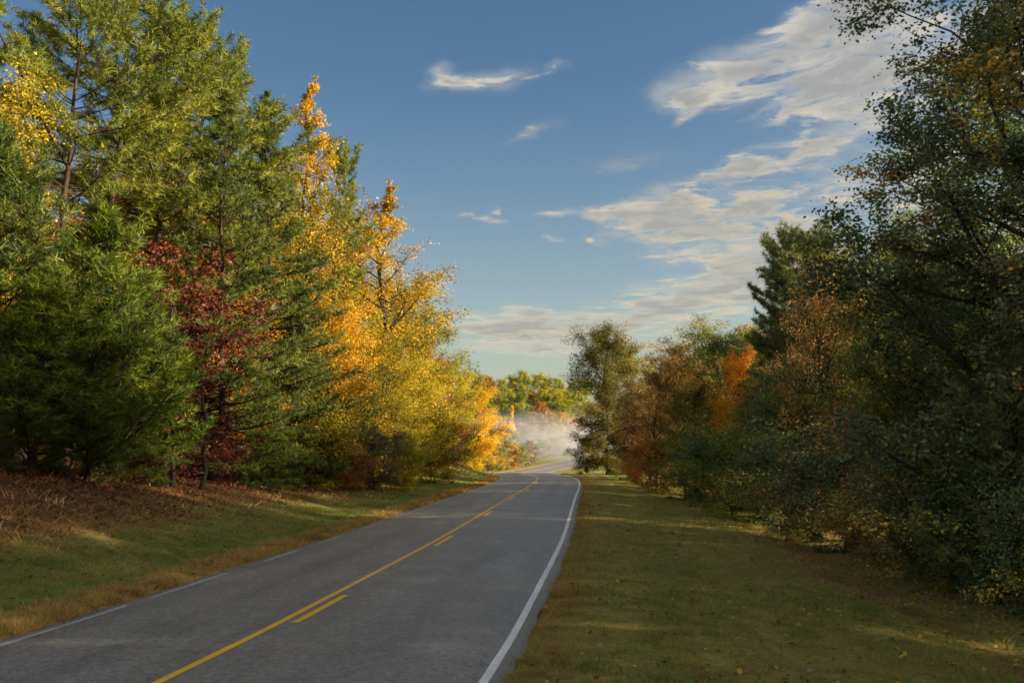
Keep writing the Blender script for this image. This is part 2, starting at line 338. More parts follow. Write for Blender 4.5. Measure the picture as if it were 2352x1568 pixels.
def paint_mat(name, colr, wear0, wear1):
    b = MatB(name); g = b.node('ShaderNodeNewGeometry'); pos = g.outputs['Position']
    n1_ = b.noise(20, 6, .8, pos); n2_ = b.noise(3.0, 4, .6, pos)
    w = b.range(b.math('ADD', n1_, b.math('MULTIPLY', n2_, .7)), wear0, wear1)
    c = b.mix(1.0, colr, b.ramp(n2_, [(.3, (.80, .80, .78)), (.7, (1.05, 1.05, 1.05))]), 'MULTIPLY')
    c = b.mix(w, c, (.075, .073, .072))
    bp = b.node('ShaderNodeBump', {'Strength': 0.4, 'Distance': 0.008, 'Height': n1_})
    p = b.node('ShaderNodeBsdfPrincipled', {'Base Color': c, 'Roughness': .6, 'Normal': bp.outputs[0]})
    b.l.new(p.outputs[0], b.out.inputs[0]); return b.m
yel = paint_mat('yellow_road_paint', (.84, .47, .014), .93, 1.25)
wht = paint_mat('white_road_paint', (.72, .73, .75), .95, 1.28)
wht2 = paint_mat('worn_white_road_paint', (.40, .40, .41), .80, 1.10)
def marking(name, *a, label=None, **k):
    m = link(name, strip_mesh(name, *a, **k), road); m['kind'] = 'structure'
    if label: m['label'] = label
    return m
marking('yellow_centre_line', -.24, -.125, -30, 329, .004, yel, label='solid yellow line along the middle of the road', jag=.006)
yd = 15.15
for k_ in range(-2, 12):
    y0 = yd + 12.19 * k_
    marking('yellow_dash', -.005, .115, y0, y0 + 3.0, .004, yel, jag=.006, step=1)
marking('white_edge_line', LW - .05, LW + .06, -30, 329, .004, wht, label='white line along the right edge of the road', jag=.008)
for (y0, y1) in [(-20, 6), (8, 16.8), (17.6, 21.0), (23.4, 25.8), (28, 30.2), (33, 35), (38.5, 60), (64, 329)]:
    marking('worn_white_edge_line', -LW - .05, -LW + .06, y0, y1, .004, wht2, jag=.02)

# ------------------------------------------------------------------ plants: branch tubes, leaves, needles
class Wood:
    def __init__(s): s.V = []; s.F = []; s.n = 0
    def tube(s, P, r, k=6):
        P = np.asarray(P, float); r = np.asarray(r, float)
        T = np.gradient(P, axis=0); T /= np.linalg.norm(T, axis=1)[:, None] + 1e-9
        ref = np.where(np.abs(T[:, 2:3]) > .9, [[1., 0, 0]], [[0, 0, 1.]])
        U = np.cross(T, ref); U /= np.linalg.norm(U, axis=1)[:, None] + 1e-9; Vv = np.cross(T, U)
        an = np.arange(k) * 2 * np.pi / k
        ring = P[:, None] + r[:, None, None] * (np.cos(an)[None, :, None] * U[:, None] + np.sin(an)[None, :, None] * Vv[:, None])
        m = len(P); ix = np.arange(m * k).reshape(m, k) + s.n; nx = np.roll(ix, -1, 1)
        s.V.append(ring.reshape(-1, 3)); s.F.append(np.stack([ix[:-1], nx[:-1], nx[1:], ix[1:]], -1).reshape(-1, 4)); s.n += m * k
    def mesh(s, name): return mesh_np(name, np.concatenate(s.V), [np.concatenate(s.F)], None, None, True)

def unit(v): return v / (np.linalg.norm(v, axis=-1, keepdims=True) + 1e-9)
def curve(p, d, L_, n, rg, up=0.0, wob=0.15):
    pts = [np.array(p, float)]; d = unit(np.array(d, float)); st = L_ / (n - 1)
    for i in range(n - 1):
        d = unit(d + np.array([0, 0, up / (n - 1)]) + rg.normal(0, wob, 3) * .5)
        pts.append(pts[-1] + d * st)
    return np.array(pts), d
def leaves_mesh(name, A, cl, lim, size, per, spread, rg, flat=.7, droop=.25, aspect=.62, sc=None):
    """A anchors (n,3); cl clump random (n,), lim limb random (n,)"""
    n = len(A); m = n * per
    P = np.repeat(A, per, 0) + rg.normal(0, 1, (m, 3)) * np.array([spread, spread, spread * flat]) * (1 if sc is None else np.repeat(sc, per)[:, None])
    nrm = unit(rg.normal(0, 1, (m, 3)) * .55 + unit(P - np.repeat(A, per, 0)) * .75 + np.array([0, 0, .45]))
    ax = unit(np.cross(nrm, rg.normal(0, 1, (m, 3)))); ax[:, 2] -= droop; ax = unit(ax)
    sd = unit(np.cross(nrm, ax)); nrm = np.cross(ax, sd)
    s = size * rg.uniform(.6, 1.3, (m, 1))
    base = P - ax * s * .5; tip = P + ax * s * .5
    l = P + sd * s * aspect * .5 + nrm * s * .10 - ax * s * .05; r_ = P - sd * s * aspect * .5 + nrm * s * .10 - ax * s * .05
    V = np.stack([base, r_, tip, l], 1).reshape(-1, 3)
    ix = np.arange(m * 4).reshape(m, 4)
    F_ = np.concatenate([ix[:, [0, 1, 2]], ix[:, [0, 2, 3]]])
    lr = np.repeat(rg.random(m), 4); at = np.stack([lr, np.repeat(np.repeat(cl, per), 4), np.repeat(np.repeat(lim, per), 4)], 1)
    return mesh_np(name, V, [F_], None, {'var': at})
def needles_mesh(name, P, D, cl, lim, length, per, width, rg, cone=.75):
    n = len(P); m = n * per
    d = unit(np.repeat(unit(D), per, 0) + rg.normal(0, 1, (m, 3)) * cone)
    p = np.repeat(P, per, 0) + rg.normal(0, length * .12, (m, 3))
    s = unit(np.cross(d, rg.normal(0, 1, (m, 3)))); ln = length * rg.uniform(.7, 1.15, (m, 1))
    V = np.stack([p - s * width * .5, p + s * width * .5, p + d * ln + np.array([0, 0, -.12]) * ln], 1).reshape(-1, 3)
    lr = np.repeat(rg.random(m), 3); at = np.stack([lr, np.repeat(np.repeat(cl, per), 3), np.repeat(np.repeat(lim, per), 3)], 1)
    return mesh_np(name, V, [np.arange(m * 3).reshape(m, 3)], None, {'var': at})

def fit(w, cm, Rr, H):
    """scale wood and crown together so that the crown has half width Rr and the tree height H"""
    n = len(cm.vertices); v = np.empty(n * 3, np.float32); cm.vertices.foreach_get('co', v); v = v.reshape(-1, 3)
    k = Rr / np.percentile(np.hypot(v[:, 0], v[:, 1]), 98.5); kz = H / np.percentile(v[:, 2], 99.9)
    v *= np.array([k, k, kz], np.float32); cm.vertices.foreach_set('co', v.ravel()); cm.update()
    w.V = [q * np.array([k, k, kz]) for q in w.V]
    return w.mesh('trunk'), cm, H

def broadleaf(seed, H, Rr, base, prof, limbs, subs, per, size, spread, elev=(15, 65), trunk=.014, wob=.2, flat=.75, fork=False, lean=0.0, up=.35, twigs=3, droop=.25):
    rg = np.random.default_rng(seed); w = Wood()
    n = 11; t = np.linspace(0, 1, n)
    tp = np.stack([np.cumsum(rg.normal(0, .012 * H, n)) + lean * H * t**1.5, np.cumsum(rg.normal(0, .012 * H, n)), t * H * .97], 1); tp[0, :2] = 0
    r0 = H * trunk; tr = r0 * (1 - .93 * t) ** .9; tr[0] *= 1.35
    tp[0, 2] = -.4
    w.tube(tp, tr, 8); A = []; CL = []; LI = []; SC = []
    for i in range(limbs):
        u = (i + rg.uniform(0, .8)) / limbs; h = base + (0.97 - base) * u
        p0 = np.array([np.interp(h, t, tp[:, k]) for k in range(3)]); rad = np.interp(h, t, tr)
        azm = i * 2.39996 + rg.normal(0, .35); e = R(elev[0] + (elev[1] - elev[0]) * u + rg.normal(0, 8))
        Ln = max(.25, Rr * prof(u) * rg.uniform(.68, 1.08)) / max(.45, math.cos(e)) * .9
        d0 = np.array([math.cos(azm) * math.cos(e), math.sin(azm) * math.cos(e), math.sin(e)])
        pts, de = curve(p0, d0, Ln, 7, rg, up, wob)
        lr = rg.random(); rr = np.linspace(min(rad * .62, .03 + Ln * .022), .012, 7)
        w.tube(pts, rr, 5)
        for j in range(max(2, round(subs * min(1.15, Ln / Rr * .5 + .55)))):
            s = min(1, .28 + .72 * (j + rg.random()) / max(2, round(subs * min(1.15, Ln / Rr * .5 + .55))))
            q = np.array([np.interp(s, np.linspace(0, 1, 7), pts[:, k]) for k in range(3)])
            dd = unit(unit(pts[min(6, int(s * 6) + 1)] - pts[max(0, int(s * 6) - 1)]) * .7 + unit(rg.normal(0, 1, 3)) * .95 + np.array([0, 0, .15]))
            sl = Ln * rg.uniform(.2, .40) * (1.15 - .5 * s) + min(.25, .12 * Ln)
            sp_, _ = curve(q, dd, sl, 4, rg, .25, wob)
            w.tube(sp_, np.linspace(max(.01, rr[min(6, int(s * 6))] * .5), .006, 4), 3)
            for k in range(twigs):
                f = (.35 + .65 * k / max(1, twigs - 1)) * 3
                a_ = int(min(2, math.floor(f))); A.append(sp_[a_] + (sp_[a_ + 1] - sp_[a_]) * (f - a_)); CL.append(rg.random() if k == 0 else CL[-1] * .6 + .4 * rg.random()); LI.append(lr)
        A.append(pts[-1]); CL.append(rg.random()); LI.append(lr)
        SC += [min(1, .25 + .75 * Ln / Rr)] * (len(A) - len(SC))
    A.append(tp[-1]); CL.append(.5); LI.append(.5); SC.append(.3)
    A = np.array(A); k = rg.random(len(A)) < .94
    cm = leaves_mesh('crown', A[k], np.array(CL)[k], np.array(LI)[k], size, per, spread, rg, flat, droop, sc=np.array(SC)[k])
    return fit(w, cm, Rr, H)

def conifer(seed, H, Rr, base, prof, whorls, perw, secs, tpl, length, per, width, e_lo=-5, e_hi=45, up=.5, trunk=.011, irr=.35, cone=.75, wob=.10, fork=None, stubs=0):
    rg = np.random.default_rng(seed); w = Wood(); n = 12; t = np.linspace(0, 1, n)
    tp = np.stack([np.cumsum(rg.normal(0, .006 * H, n)), np.cumsum(rg.normal(0, .006 * H, n)), t * H * .985], 1); tp[0] = (0, 0, -.4)
    r0 = H * trunk; tr = r0 * (1 - .95 * t); tr[0] *= 1.25
    w.tube(tp, tr, 8); P = []; D = []; CL = []; LI = []
    if fork:                                              # one heavy crooked limb
        h, azf, Lf = fork; p0 = np.array([np.interp(h, t, tp[:, k]) for k in range(3)])
        pts, _ = curve(p0, (math.cos(azf), math.sin(azf), .75), Lf, 8, rg, .35, .22); w.tube(pts, np.linspace(np.interp(h, t, tr) * .8, .02, 8), 6)
        for j in range(26):
            f = rg.uniform(2.2, 7) ; a_ = min(6, int(f)); bp_ = pts[a_] + (pts[a_ + 1] - pts[a_]) * (f - a_); d_ = unit(rg.normal(0, 1, 3) + np.array([.5 * math.cos(azf), .5 * math.sin(azf), .3]))
            q2 = bp_ + d_ * rg.uniform(.7, 1.5); w.tube(np.stack([bp_, q2]), [.03, .01], 3); c_ = rg.random()
            for k in range(16):
                P.append(bp_ + (q2 - bp_) * rg.uniform(.35, 1.1) + rg.normal(0, .16, 3)); D.append(d_ + np.array([0, 0, .4])); CL.append(c_ * .7 + .3 * rg.random()); LI.append(.6)
    for i in range(stubs):                                # dead snags below the crown
        h = rg.uniform(base * .45, base); p0 = np.array([np.interp(h, t, tp[:, k]) for k in range(3)]); az_ = rg.uniform(0, 6.28)
        pts, _ = curve(p0, (math.cos(az_), math.sin(az_), rg.uniform(-.1, .4)), rg.uniform(.5, 2.0), 4, rg, -.2, .25); w.tube(pts, np.linspace(.03, .008, 4), 3)
    for i in range(whorls):
        u = i / (whorls - 1); h = base + (.965 - base) * u
        for q in range(max(2, int(perw + rg.integers(-1, 2)))):
            hh = min(.985, h + rg.normal(0, .35 / H)); p0 = np.array([np.interp(hh, t, tp[:, k]) for k in range(3)]); rad = np.interp(hh, t, tr)
            azm = i * 1.1 + q * 6.283 / perw + rg.normal(0, .3); e = R(e_lo + (e_hi - e_lo) * u**1.3 + rg.normal(0, 6))
            Ln = max(.3, Rr * prof(u) * rg.uniform(1 - irr, 1 + irr * .35))
            pts, de = curve(p0, (math.cos(azm) * math.cos(e), math.sin(azm) * math.cos(e), math.sin(e)), Ln, 6, rg, up, wob)
            rb = np.linspace(min(rad * .5, .012 + Ln * .012), .008, 6); w.tube(pts, rb, 4); lr = rg.random()
            ns = max(3, int(secs * (.5 + .5 * Ln / Rr)))
            for j in range(ns):
                s = .22 + .78 * (j + rg.random()) / ns; f = s * 5; a_ = min(4, int(f))
                bp_ = pts[a_] + (pts[a_ + 1] - pts[a_]) * (f - a_); bd = unit(pts[a_ + 1] - pts[a_])
                side = unit(np.cross(bd, [0, 0, 1.])) * (1 if j % 2 else -1)
                sd_ = unit(bd * .75 + side * rg.uniform(.4, 1.0) + np.array([0, 0, rg.uniform(0, .45)]))
                sl = (.25 + .34 * Ln * (1.1 - .75 * s)) * rg.uniform(.7, 1.2)
                if sl > .5: w.tube(np.stack([bp_, bp_ + sd_ * sl * .5, bp_ + sd_ * sl]), [.012, .009, .005], 3)
                cr_ = rg.random(); nt = max(2, int(tpl * sl / .5))
                for k in range(nt):
                    ff = .3 + .7 * (k + rg.random()) / nt
                    P.append(bp_ + sd_ * sl * ff + rg.normal(0, .04, 3)); D.append(sd_ + np.array([0, 0, .35]) + rg.normal(0, .3, 3)); CL.append(cr_ * .7 + .3 * rg.random()); LI.append(lr)
            P.append(pts[-1]); D.append(de); CL.append(rg.random()); LI.append(lr)
    P.append(tp[-1]); D.append(np.array([0, 0, 1.])); CL.append(.9); LI.append(.9)
    cm = needles_mesh('crown', np.array(P), np.array(D), np.array(CL), np.array(LI), length, per, width, rg, cone)
    return fit(w, cm, Rr, H)

dome = lambda u: math.sqrt(max(0.03, 1 - (1.55 * u - .55)**2)) if u > .35 else .86 + .4 * u
egg = lambda u: max(.12, (1 - u)**.62 * (1 - .25 * (1 - u)**4))
spire = lambda u: max(.06, (1 - u)**1.05)
cone_ = lambda u: max(.08, (1 - u)**.8)
round_ = lambda u: max(.2, math.sin(math.pi * min(1, .18 + .8 * u)))
flatp = lambda u: max(.28, math.sin(math.pi * min(.94, .22 + .72 * u)))
wide = lambda u: 1.0 if u < .36 else max(.42, 1 - (u - .36) * .85)
bush = lambda u: max(.25, math.sin(math.pi * min(.93, .36 + .56 * u)) ** .8)
KIND = {
 'oak':     [broadleaf(11 + i, 15, 5.6, .13, dome, 34, 6, 100, .145, .36, twigs=2) for i in range(2)],
 'maple':   [broadleaf(21 + i, 12, 4.6, .06, bush, 34, 6, 94, .125, .33, (8, 66), twigs=2) for i in range(3)],
 'spire':   [broadleaf(31 + i, 22, 5.0, .12, lambda u: max(.04, (1 - u)**.95), 46, 8, 27, .135, .30, (30, 62), .009, .14, twigs=2) for i in range(2)],
 'sparse':  [broadleaf(41 + i, 13, 4.6, .14, round_, 30, 6, 34, .155, .32, (20, 68), .012, .3, twigs=2) for i in range(2)],
 'under':   [broadleaf(51 + i, 9, 3.0, .08, lambda u: .55 + .35 * math.sin(9 * u + 1), 22, 6, 22, .15, .26, (-4, 38), .010, .3, .35, twigs=2) for i in range(2)],
 'shrub':   [broadleaf(61 + i, 4, 2.4, .02, round_, 28, 5, 46, .12, .26, (8, 75), .010, .35, twigs=2) for i in range(3)],
 'loblolly':[conifer(71 + i, 23, 4.6, .54, lambda u: float(np.interp(u, [0, .2, .55, .8, 1], [.75, 1, .95, .8, .42])), 10, 4, 12, 3.2, .36, 14, .036, 0, 60, .55, .0105, .5, .8, .16, fork=(.60, .35, 8.5) if i == 0 else None, stubs=10) for i in range(3)],
 'conic':   [conifer(81 + i, 19, 5.0, .04, cone_, 27, 6, 11, 2.6, .30, 14, .036, -10, 38, .35, .010, .35, .75) for i in range(2)],
 'young':   [conifer(91 + i, 10, 3.6, .06, lambda u: max(.14, (1 - u)**.50), 18, 6, 9, 2.6, .36, 14, .030, 12, 66, 1.0, .011, .55, .5) for i in range(2)],
 'roundpine':[conifer(97 + i, 18, 5.0, .03, lambda u: float(np.interp(u, [0, .15, .45, .72, .9, 1], [.78, .95, .88, 1, .85, .60])), 30, 6, 13, 3.2, .40, 14, .046, -10, 36, .35, .012, .28, .85) for i in range(2)],
 'bigoak':  [broadleaf(101, 19, 6.6, .10, wide, 50, 8, 100, .128, .27, (2, 58), .016, .28, .75, up=.45, twigs=3)],
 'roundtree':[broadleaf(141, 16, 4.3, .03, lambda u: float(np.interp(u, [0, .2, .5, .8, 1], [.7, .9, 1, .85, .4])), 60, 7, 84, .17, .46, (-20, 60), .012, .2, up=.12, twigs=2)],
 'far':     [broadleaf(111 + i, 14, 5.6, .04, bush, 32, 4, 34, .44, .62, (5, 65), .012, .2, twigs=2) for i in range(3)],
 'farspire':[broadleaf(121, 14, 2.0, .05, spire, 34, 3, 20, .38, .36, (35, 75), .010, .15, twigs=2)],
}
BARK = {'pine': bark_mat('pine_bark', (.020, .014, .010), (.085, .055, .038)), 'oak': bark_mat('oak_bark', (.018, .015, .012), (.080, .066, .052))}
G = {
 'pine_gold': [(0, (0.0539, 0.0854, 0.0145)), (0.5, (0.168, 0.202, 0.0261)), (1, (0.311, 0.31, 0.0362))],
 'pine_deep': [(0, (0.032, 0.0564, 0.0131)), (0.5, (0.0892, 0.129, 0.0218)), (1, (0.19, 0.207, 0.0284))],
 'pine_blue': [(0, (0.0675, 0.0994, 0.0443)), (0.5, (0.151, 0.194, 0.0663)), (1, (0.288, 0.308, 0.0886))],
 'pine_bright': [(0, (0.0337, 0.0631, 0.00828)), (0.5, (0.0935, 0.147, 0.0124)), (1, (0.196, 0.238, 0.0207))],
 'gold':      [(0, (0.13, 0.102, 0.0108)), (0.35, (0.36, 0.214, 0.0117)), (0.7, (0.56, 0.312, 0.0135)), (1, (0.76, 0.465, 0.027))],
 'olive':     [(0, (0.0438, 0.0504, 0.00833)), (0.5, (0.114, 0.108, 0.0142)), (1, (0.233, 0.187, 0.0208))],
 'yellow':    [(0, (0.347, 0.188, 0.0072)), (0.5, (0.808, 0.477, 0.0108)), (1, (0.9, 0.702, 0.027))],
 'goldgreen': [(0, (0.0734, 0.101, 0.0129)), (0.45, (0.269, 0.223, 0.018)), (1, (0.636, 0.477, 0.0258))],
 'lime':      [(0, (0.102, 0.138, 0.0145)), (0.5, (0.292, 0.292, 0.0233)), (1, (0.582, 0.481, 0.0363))],
 'orange':    [(0, (0.276, 0.069, 0.0138)), (0.5, (0.662, 0.221, 0.0193)), (1, (0.85, 0.456, 0.0304))],
 'rust':      [(0, (0.176, 0.0633, 0.0211)), (0.5, (0.457, 0.184, 0.0456)), (1, (0.722, 0.37, 0.0875))],
 'redmix':    [(0, (.16, .016, .012)), (.4, (.34, .040, .020)), (.7, (.40, .170, .018)), (1, (.50, .32, .022))],
 'darkred':   [(0, (0.0344, 0.00575, 0.00575)), (0.5, (0.103, 0.0172, 0.0114)), (1, (0.183, 0.0516, 0.0172))],
 'brown':     [(0, (0.117, 0.067, 0.0276)), (0.5, (0.297, 0.174, 0.0513)), (1, (0.59, 0.354, 0.0878))],
 'green':     [(0, (0.0485, 0.0918, 0.0216)), (0.5, (0.139, 0.205, 0.0377)), (1, (0.365, 0.337, 0.0538))],
 'darkgreen': [(0, (0.0367, 0.0808, 0.0367)), (0.55, (0.11, 0.184, 0.0662)), (0.9, (0.239, 0.294, 0.0735)), (1, (0.765, 0.588, 0.0735))],
 'darkleaf':  [(0, (0.0491, 0.0841, 0.0421)), (0.6, (0.134, 0.175, 0.0772)), (0.88, (0.281, 0.281, 0.0914)), (1, (0.85, 0.526, 0.0703))],
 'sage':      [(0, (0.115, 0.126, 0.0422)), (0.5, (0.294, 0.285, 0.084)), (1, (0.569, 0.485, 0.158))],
 'dusky':     [(0, (0.0605, 0.0605, 0.0371)), (0.5, (0.162, 0.144, 0.0693)), (0.85, (0.302, 0.232, 0.093)), (1, (0.468, 0.232, 0.0693))],
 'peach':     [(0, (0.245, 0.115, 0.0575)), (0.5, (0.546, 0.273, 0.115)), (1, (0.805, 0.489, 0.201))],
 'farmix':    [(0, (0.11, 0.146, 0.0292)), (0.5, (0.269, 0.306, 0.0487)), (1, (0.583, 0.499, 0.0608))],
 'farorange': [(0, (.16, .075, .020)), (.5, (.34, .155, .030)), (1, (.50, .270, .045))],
}
LM = {k: leaf_mat(k + '_foliage', v, .20 if k.startswith('pine') else .22 if k.startswith('dark') else .38) for k, v in G.items()}
for ks in KIND.values():
    for (tm, cm, _) in ks:
        tm.materials.append(BARK['oak']); cm.materials.append(LM['gold'])

def plant(name, kind, pal, x, y, z, h, ws, label, cat='tree', group=None, var=None, rot=None, bark=None):
    v = KIND[kind]; q = (plant.n if var is None else var) % len(v); plant.n += 1
    tm, cm, H = v[q]; s = h / H
    e = bpy.data.objects.new(name, None); C.objects.link(e); e.empty_display_size = .3
    e.location = (x, y, z); e.scale = (s * ws, s * ws, s); e.rotation_euler[2] = rot if rot is not None else (plant.n * 2.1) % 6.28
    e['label'] = label; e['category'] = cat
    if group: e['group'] = group
    for nm, me, mt in (('trunk' if cat == 'tree' else 'stems', tm, BARK['pine' if kind in ('loblolly', 'conic', 'young', 'roundpine') else 'oak']), ('crown' if cat == 'tree' else 'foliage', cm, LM[pal])):
        o = bpy.data.objects.new(nm, me); C.objects.link(o); o.parent = e
        o.material_slots[0].link = 'OBJECT'; o.material_slots[0].material = mt
    return e
plant.n = 0
def at(name, kind, pal, X, d, top, ws, label, cat='tree', group=None, **k):
    if X > 1460 and d < 95: d *= 1.20 - .20 * d / 95
    x, y, z, h = spot(X, top, d); return plant(name, kind, pal, x, y, z, h, ws, label, cat, group, **k)

# ---- left side of the road
at('pine_tree', 'young', 'pine_deep', 25, 31.5, 300, 1.0, 'dark green bushy pine reaching down to the brown bank at the left edge')
at('pine_tree', 'young', 'pine_bright', 205, 31.5, 455, 1.1, 'green pointed young pine, taller of the bushy ones on the bank')
at('pine_tree', 'young', 'pine_bright', 322, 34.5, 590, 1.05, 'bushy young pine just left of the dark red tree')
at('pine_tree', 'young', 'pine_bright', 85, 29.5, 610, 1.5, 'low green young pine in front of the tall dark one')
at('pine_tree', 'loblolly', 'pine_gold', 160, 39, -130, 1.15, 'tall pine with a bare crooked trunk above the young pines', var=0)
at('pine_tree', 'loblolly', 'pine_gold', 290, 43, -110, 1.1, 'tall olive pine cut by the top of the picture, beside the slim trunks', var=1)
at('pine_tree', 'loblolly', 'pine_gold', 368, 46, 0, 1.05, 'olive pine with broad top behind the dark conical pine', var=2)
at('pine_tree', 'loblolly', 'pine_gold', 452, 51, 30, 1.1, 'yellowish pine on the skyline right above the dark conical pine', var=0)
at('pine_tree', 'loblolly', 'pine_gold', 528, 55, 105, 1.1, 'green gold pine on the sloping skyline left of the first golden spire', var=1)
at('pine_tree', 'conic', 'pine_deep', 515, 46, 195, .98, 'large dark green conical pine behind the dark red tree', var=0)
at('pine_tree', 'conic', 'pine_deep', 618, 54, 215, .95, 'dark green pine squeezed between conical pine and golden spire', var=1)
at('tulip_tree', 'spire', 'gold', 675, 66, 183, .85, 'tallest narrow golden spire tree on the left, left of a small pine', var=0)
at('pine_tree', 'loblolly', 'pine_gold', 764, 70, 318, .75, 'pine with bare trunk and tufted top between two golden spires', var=2)
at('tulip_tree', 'spire', 'gold', 866, 76, 415, 1.5, 'golden pointed tree with thin twiggy top against the sky', var=1)
at('maple_tree', 'maple', 'gold', 755, 61, 655, .85, 'golden tree bulging in front of the left golden spire', var=0)
at('pine_tree', 'conic', 'pine_deep', 838, 63.5, 770, .85, 'small dark green pine in the hollow between the golden trees', var=0)
at('maple_tree', 'maple', 'goldgreen', 880, 67, 760, 1.1, 'bronze green tree below the thin topped golden spire', var=1)
at('maple_tree', 'maple', 'goldgreen', 950, 84, 715, 1.2, 'bronze gold tree at the end of the golden row, left of the red one', var=2)
at('maple_tree', 'maple', 'redmix', 985, 91, 785, .8, 'red and gold tree next to the lime one above the grassy mound', var=0)
at('maple_tree', 'maple', 'lime', 1030, 101, 808, .8, 'lime green tree between the red and the brilliant yellow tree', var=1)
at('maple_tree', 'maple', 'yellow', 1096, 115, 868, 1.0, 'brilliant yellow tree lit by the sun at the bend of the road', var=2)
at('dogwood_tree', 'under', 'darkred', 408, 35.5, 560, .85, 'slender dark red tree in front of the conical pine', var=0)
at('dogwood_tree', 'under', 'darkred', 466, 37.5, 670, 1.0, 'lower dark red tree with hanging sprays right beside the slender one', var=1)
at('pine_tree', 'conic', 'pine_bright', 600, 46.0, 850, 1.5, 'short green pine with layered low branches at the foot of the bank', var=1)
at('pine_tree', 'conic', 'pine_deep', 690, 55, 640, 1.1, 'green pine in shade at the foot of the golden bulging tree', var=0)
at('shrub', 'shrub', 'goldgreen', 745, 53.5, 930, 1.1, 'golden green bush standing where brown bank meets the grass', 'shrub')
at('shrub', 'shrub', 'rust', 800, 54.5, 1010, .9, 'peach coloured bush low beside the dark hollow of the left wood', 'shrub')
at('shrub', 'shrub', 'dusky', 860, 58, 960, 1.0, 'dark brownish bush in the hollow of the left wood', 'shrub')
at('shrub', 'shrub', 'lime', 930, 60, 985, .85, 'yellow green bush leaning out nearest the road on the left', 'shrub')
at('shrub', 'shrub', 'goldgreen', 985, 72, 920, .9, 'green gold bush behind the one leaning out, before the mound', 'shrub')
at('shrub', 'shrub', 'redmix', 1030, 90, 950, .9, 'red tinted bush below the red and gold tree', 'shrub')
at('shrub', 'shrub', 'darkred', 510, 43, 1010, 1.0, 'dark red bush at the foot of the conical pine', 'shrub')
at('shrub', 'shrub', 'green', 640, 49, 1000, 1.2, 'green bush below the layered short pine', 'shrub')
at('shrub', 'shrub', 'dusky', 30, 28.5, 990, 1.0, 'dull bush on the brown bank at the left edge', 'shrub')
at('shrub', 'shrub', 'green', 240, 31.5, 960, 1.2, 'olive bush under the young pines on the brown bank', 'shrub')
at('shrub', 'shrub', 'green', 345, 34, 1010, 1.1, 'small green bush between young pines and dark red tree', 'shrub')
at('shrub', 'shrub', 'green', 130, 30.5, 985, 1.0, 'dull green bush between dark thin stems on the brown bank', 'shrub')
at('shrub', 'shrub', 'yellow', 1090, 113, 985, 1.0, 'small yellow bush at the foot of the brilliant yellow tree', 'shrub')
BL = 'broadleaf trees crowding behind the left front row'
for (X, d, top, ws, k, pal, lb) in [
    (-70, 36, 110, .75, 'oak', 'goldgreen', 'golden broadleaf tree cut by the left edge above the dark pine'),
    (120, 50, 430, .9, 'oak', 'goldgreen', 'gold green tree seen behind the crooked pine trunk'),
    (255, 56, 300, 1.0, 'maple', 'gold', 'golden tree glowing behind the slim pine trunks'),
    (365, 56, 360, 1.0, 'maple', 'gold', 'golden tree seen left of the conical pine between slim trunks'),
    (330, 46, 600, 1.0, 'maple', 'brown', 'brown tree behind the young pine beside the dark red tree'),
    (600, 66, 400, 1.0, 'oak', 'goldgreen', 'gold green tree filling behind the conical pine and the golden spire'),
    (715, 80, 440, 1.0, 'oak', 'gold', 'golden round tree behind the bare trunked pine'),
    (805, 88, 590, 1.1, 'oak', 'goldgreen', 'gold green round tree between the bare trunked pine and the twiggy spire'),
    (905, 98, 615, 1.15, 'oak', 'goldgreen', 'golden round tree sloping down right of the twiggy spire'),
    (545, 60, 520, 1.0, 'maple', 'goldgreen', 'gold flecked tree showing through the conical pine'),
    (820, 72, 850, 1.1, 'maple', 'green', 'green tree in the hollow behind the dark brownish bush'),
    (940, 78, 830, 1.1, 'maple', 'goldgreen', 'bronze tree left of the orange one above the leaning bush'),
    (20, 41, 420, 1.0, 'maple', 'rust', 'rusty tree half hidden behind dark pine at the left edge'),
    (180, 42, 560, 1.0, 'maple', 'goldgreen', 'olive tree half hidden behind the young pines'),
    (440, 50, 560, 1.0, 'maple', 'redmix', 'red flecked tree half hidden behind the dark red ones')]:
    at('broadleaf_tree', k, pal, X, d, top, ws, lb, group=BL)

# ---- right side of the road
at('oak_tree', 'bigoak', 'darkleaf', 2375, 20.5, -210, 1.02, 'huge dark leaved oak overhanging from the right edge', rot=.4)
at('oak_tree', 'bigoak', 'darkgreen', 2165, 27, 505, 1.0, 'dark round headed oak below the huge overhanging one', rot=2.4)
at('oak_tree', 'oak', 'darkgreen', 2370, 22, 560, .9, 'dark oak closing the right edge behind the shrubs')
at('pine_tree', 'young', 'pine_blue', 2350, 18.2, 760, 1.0, 'blackish green young pine at the right edge')
at('pine_tree', 'young', 'pine_blue', 2215, 21.5, 800, 1.0, 'blue green young pine behind the pale yellowish bush')
at('oak_tree', 'oak', 'darkgreen', 2350, 31, 130, 1.0, 'gold flecked oak seen through the huge overhanging one')
at('maple_tree', 'sparse', 'peach', 1895, 37, 580, .62, 'sparse peach orange tree in front of the grey green pine', var=0)
at('maple_tree', 'sparse', 'orange', 1945, 31, 900, .7, 'low orange leaved sapling below the sparse peach tree', var=1)
at('oak_tree', 'maple', 'lime', 1965, 45, 540, .7, 'yellow green tree peeping out right of the grey green pine top')
at('pine_tree', 'roundpine', 'pine_blue', 1860, 50, 515, .80, 'grey green pine with an open pointed top on the right')
at('maple_tree', 'maple', 'orange', 1708, 54, 795, .62, 'flame orange tree amid the dark trees on the right')
at('oak_tree', 'oak', 'green', 1645, 66, 722, .95, 'green oak with rounded top left of the grey green pine')
at('oak_tree', 'oak', 'brown', 1555, 76, 752, .95, 'brownish oak between green oak and the olive tree at the bend')
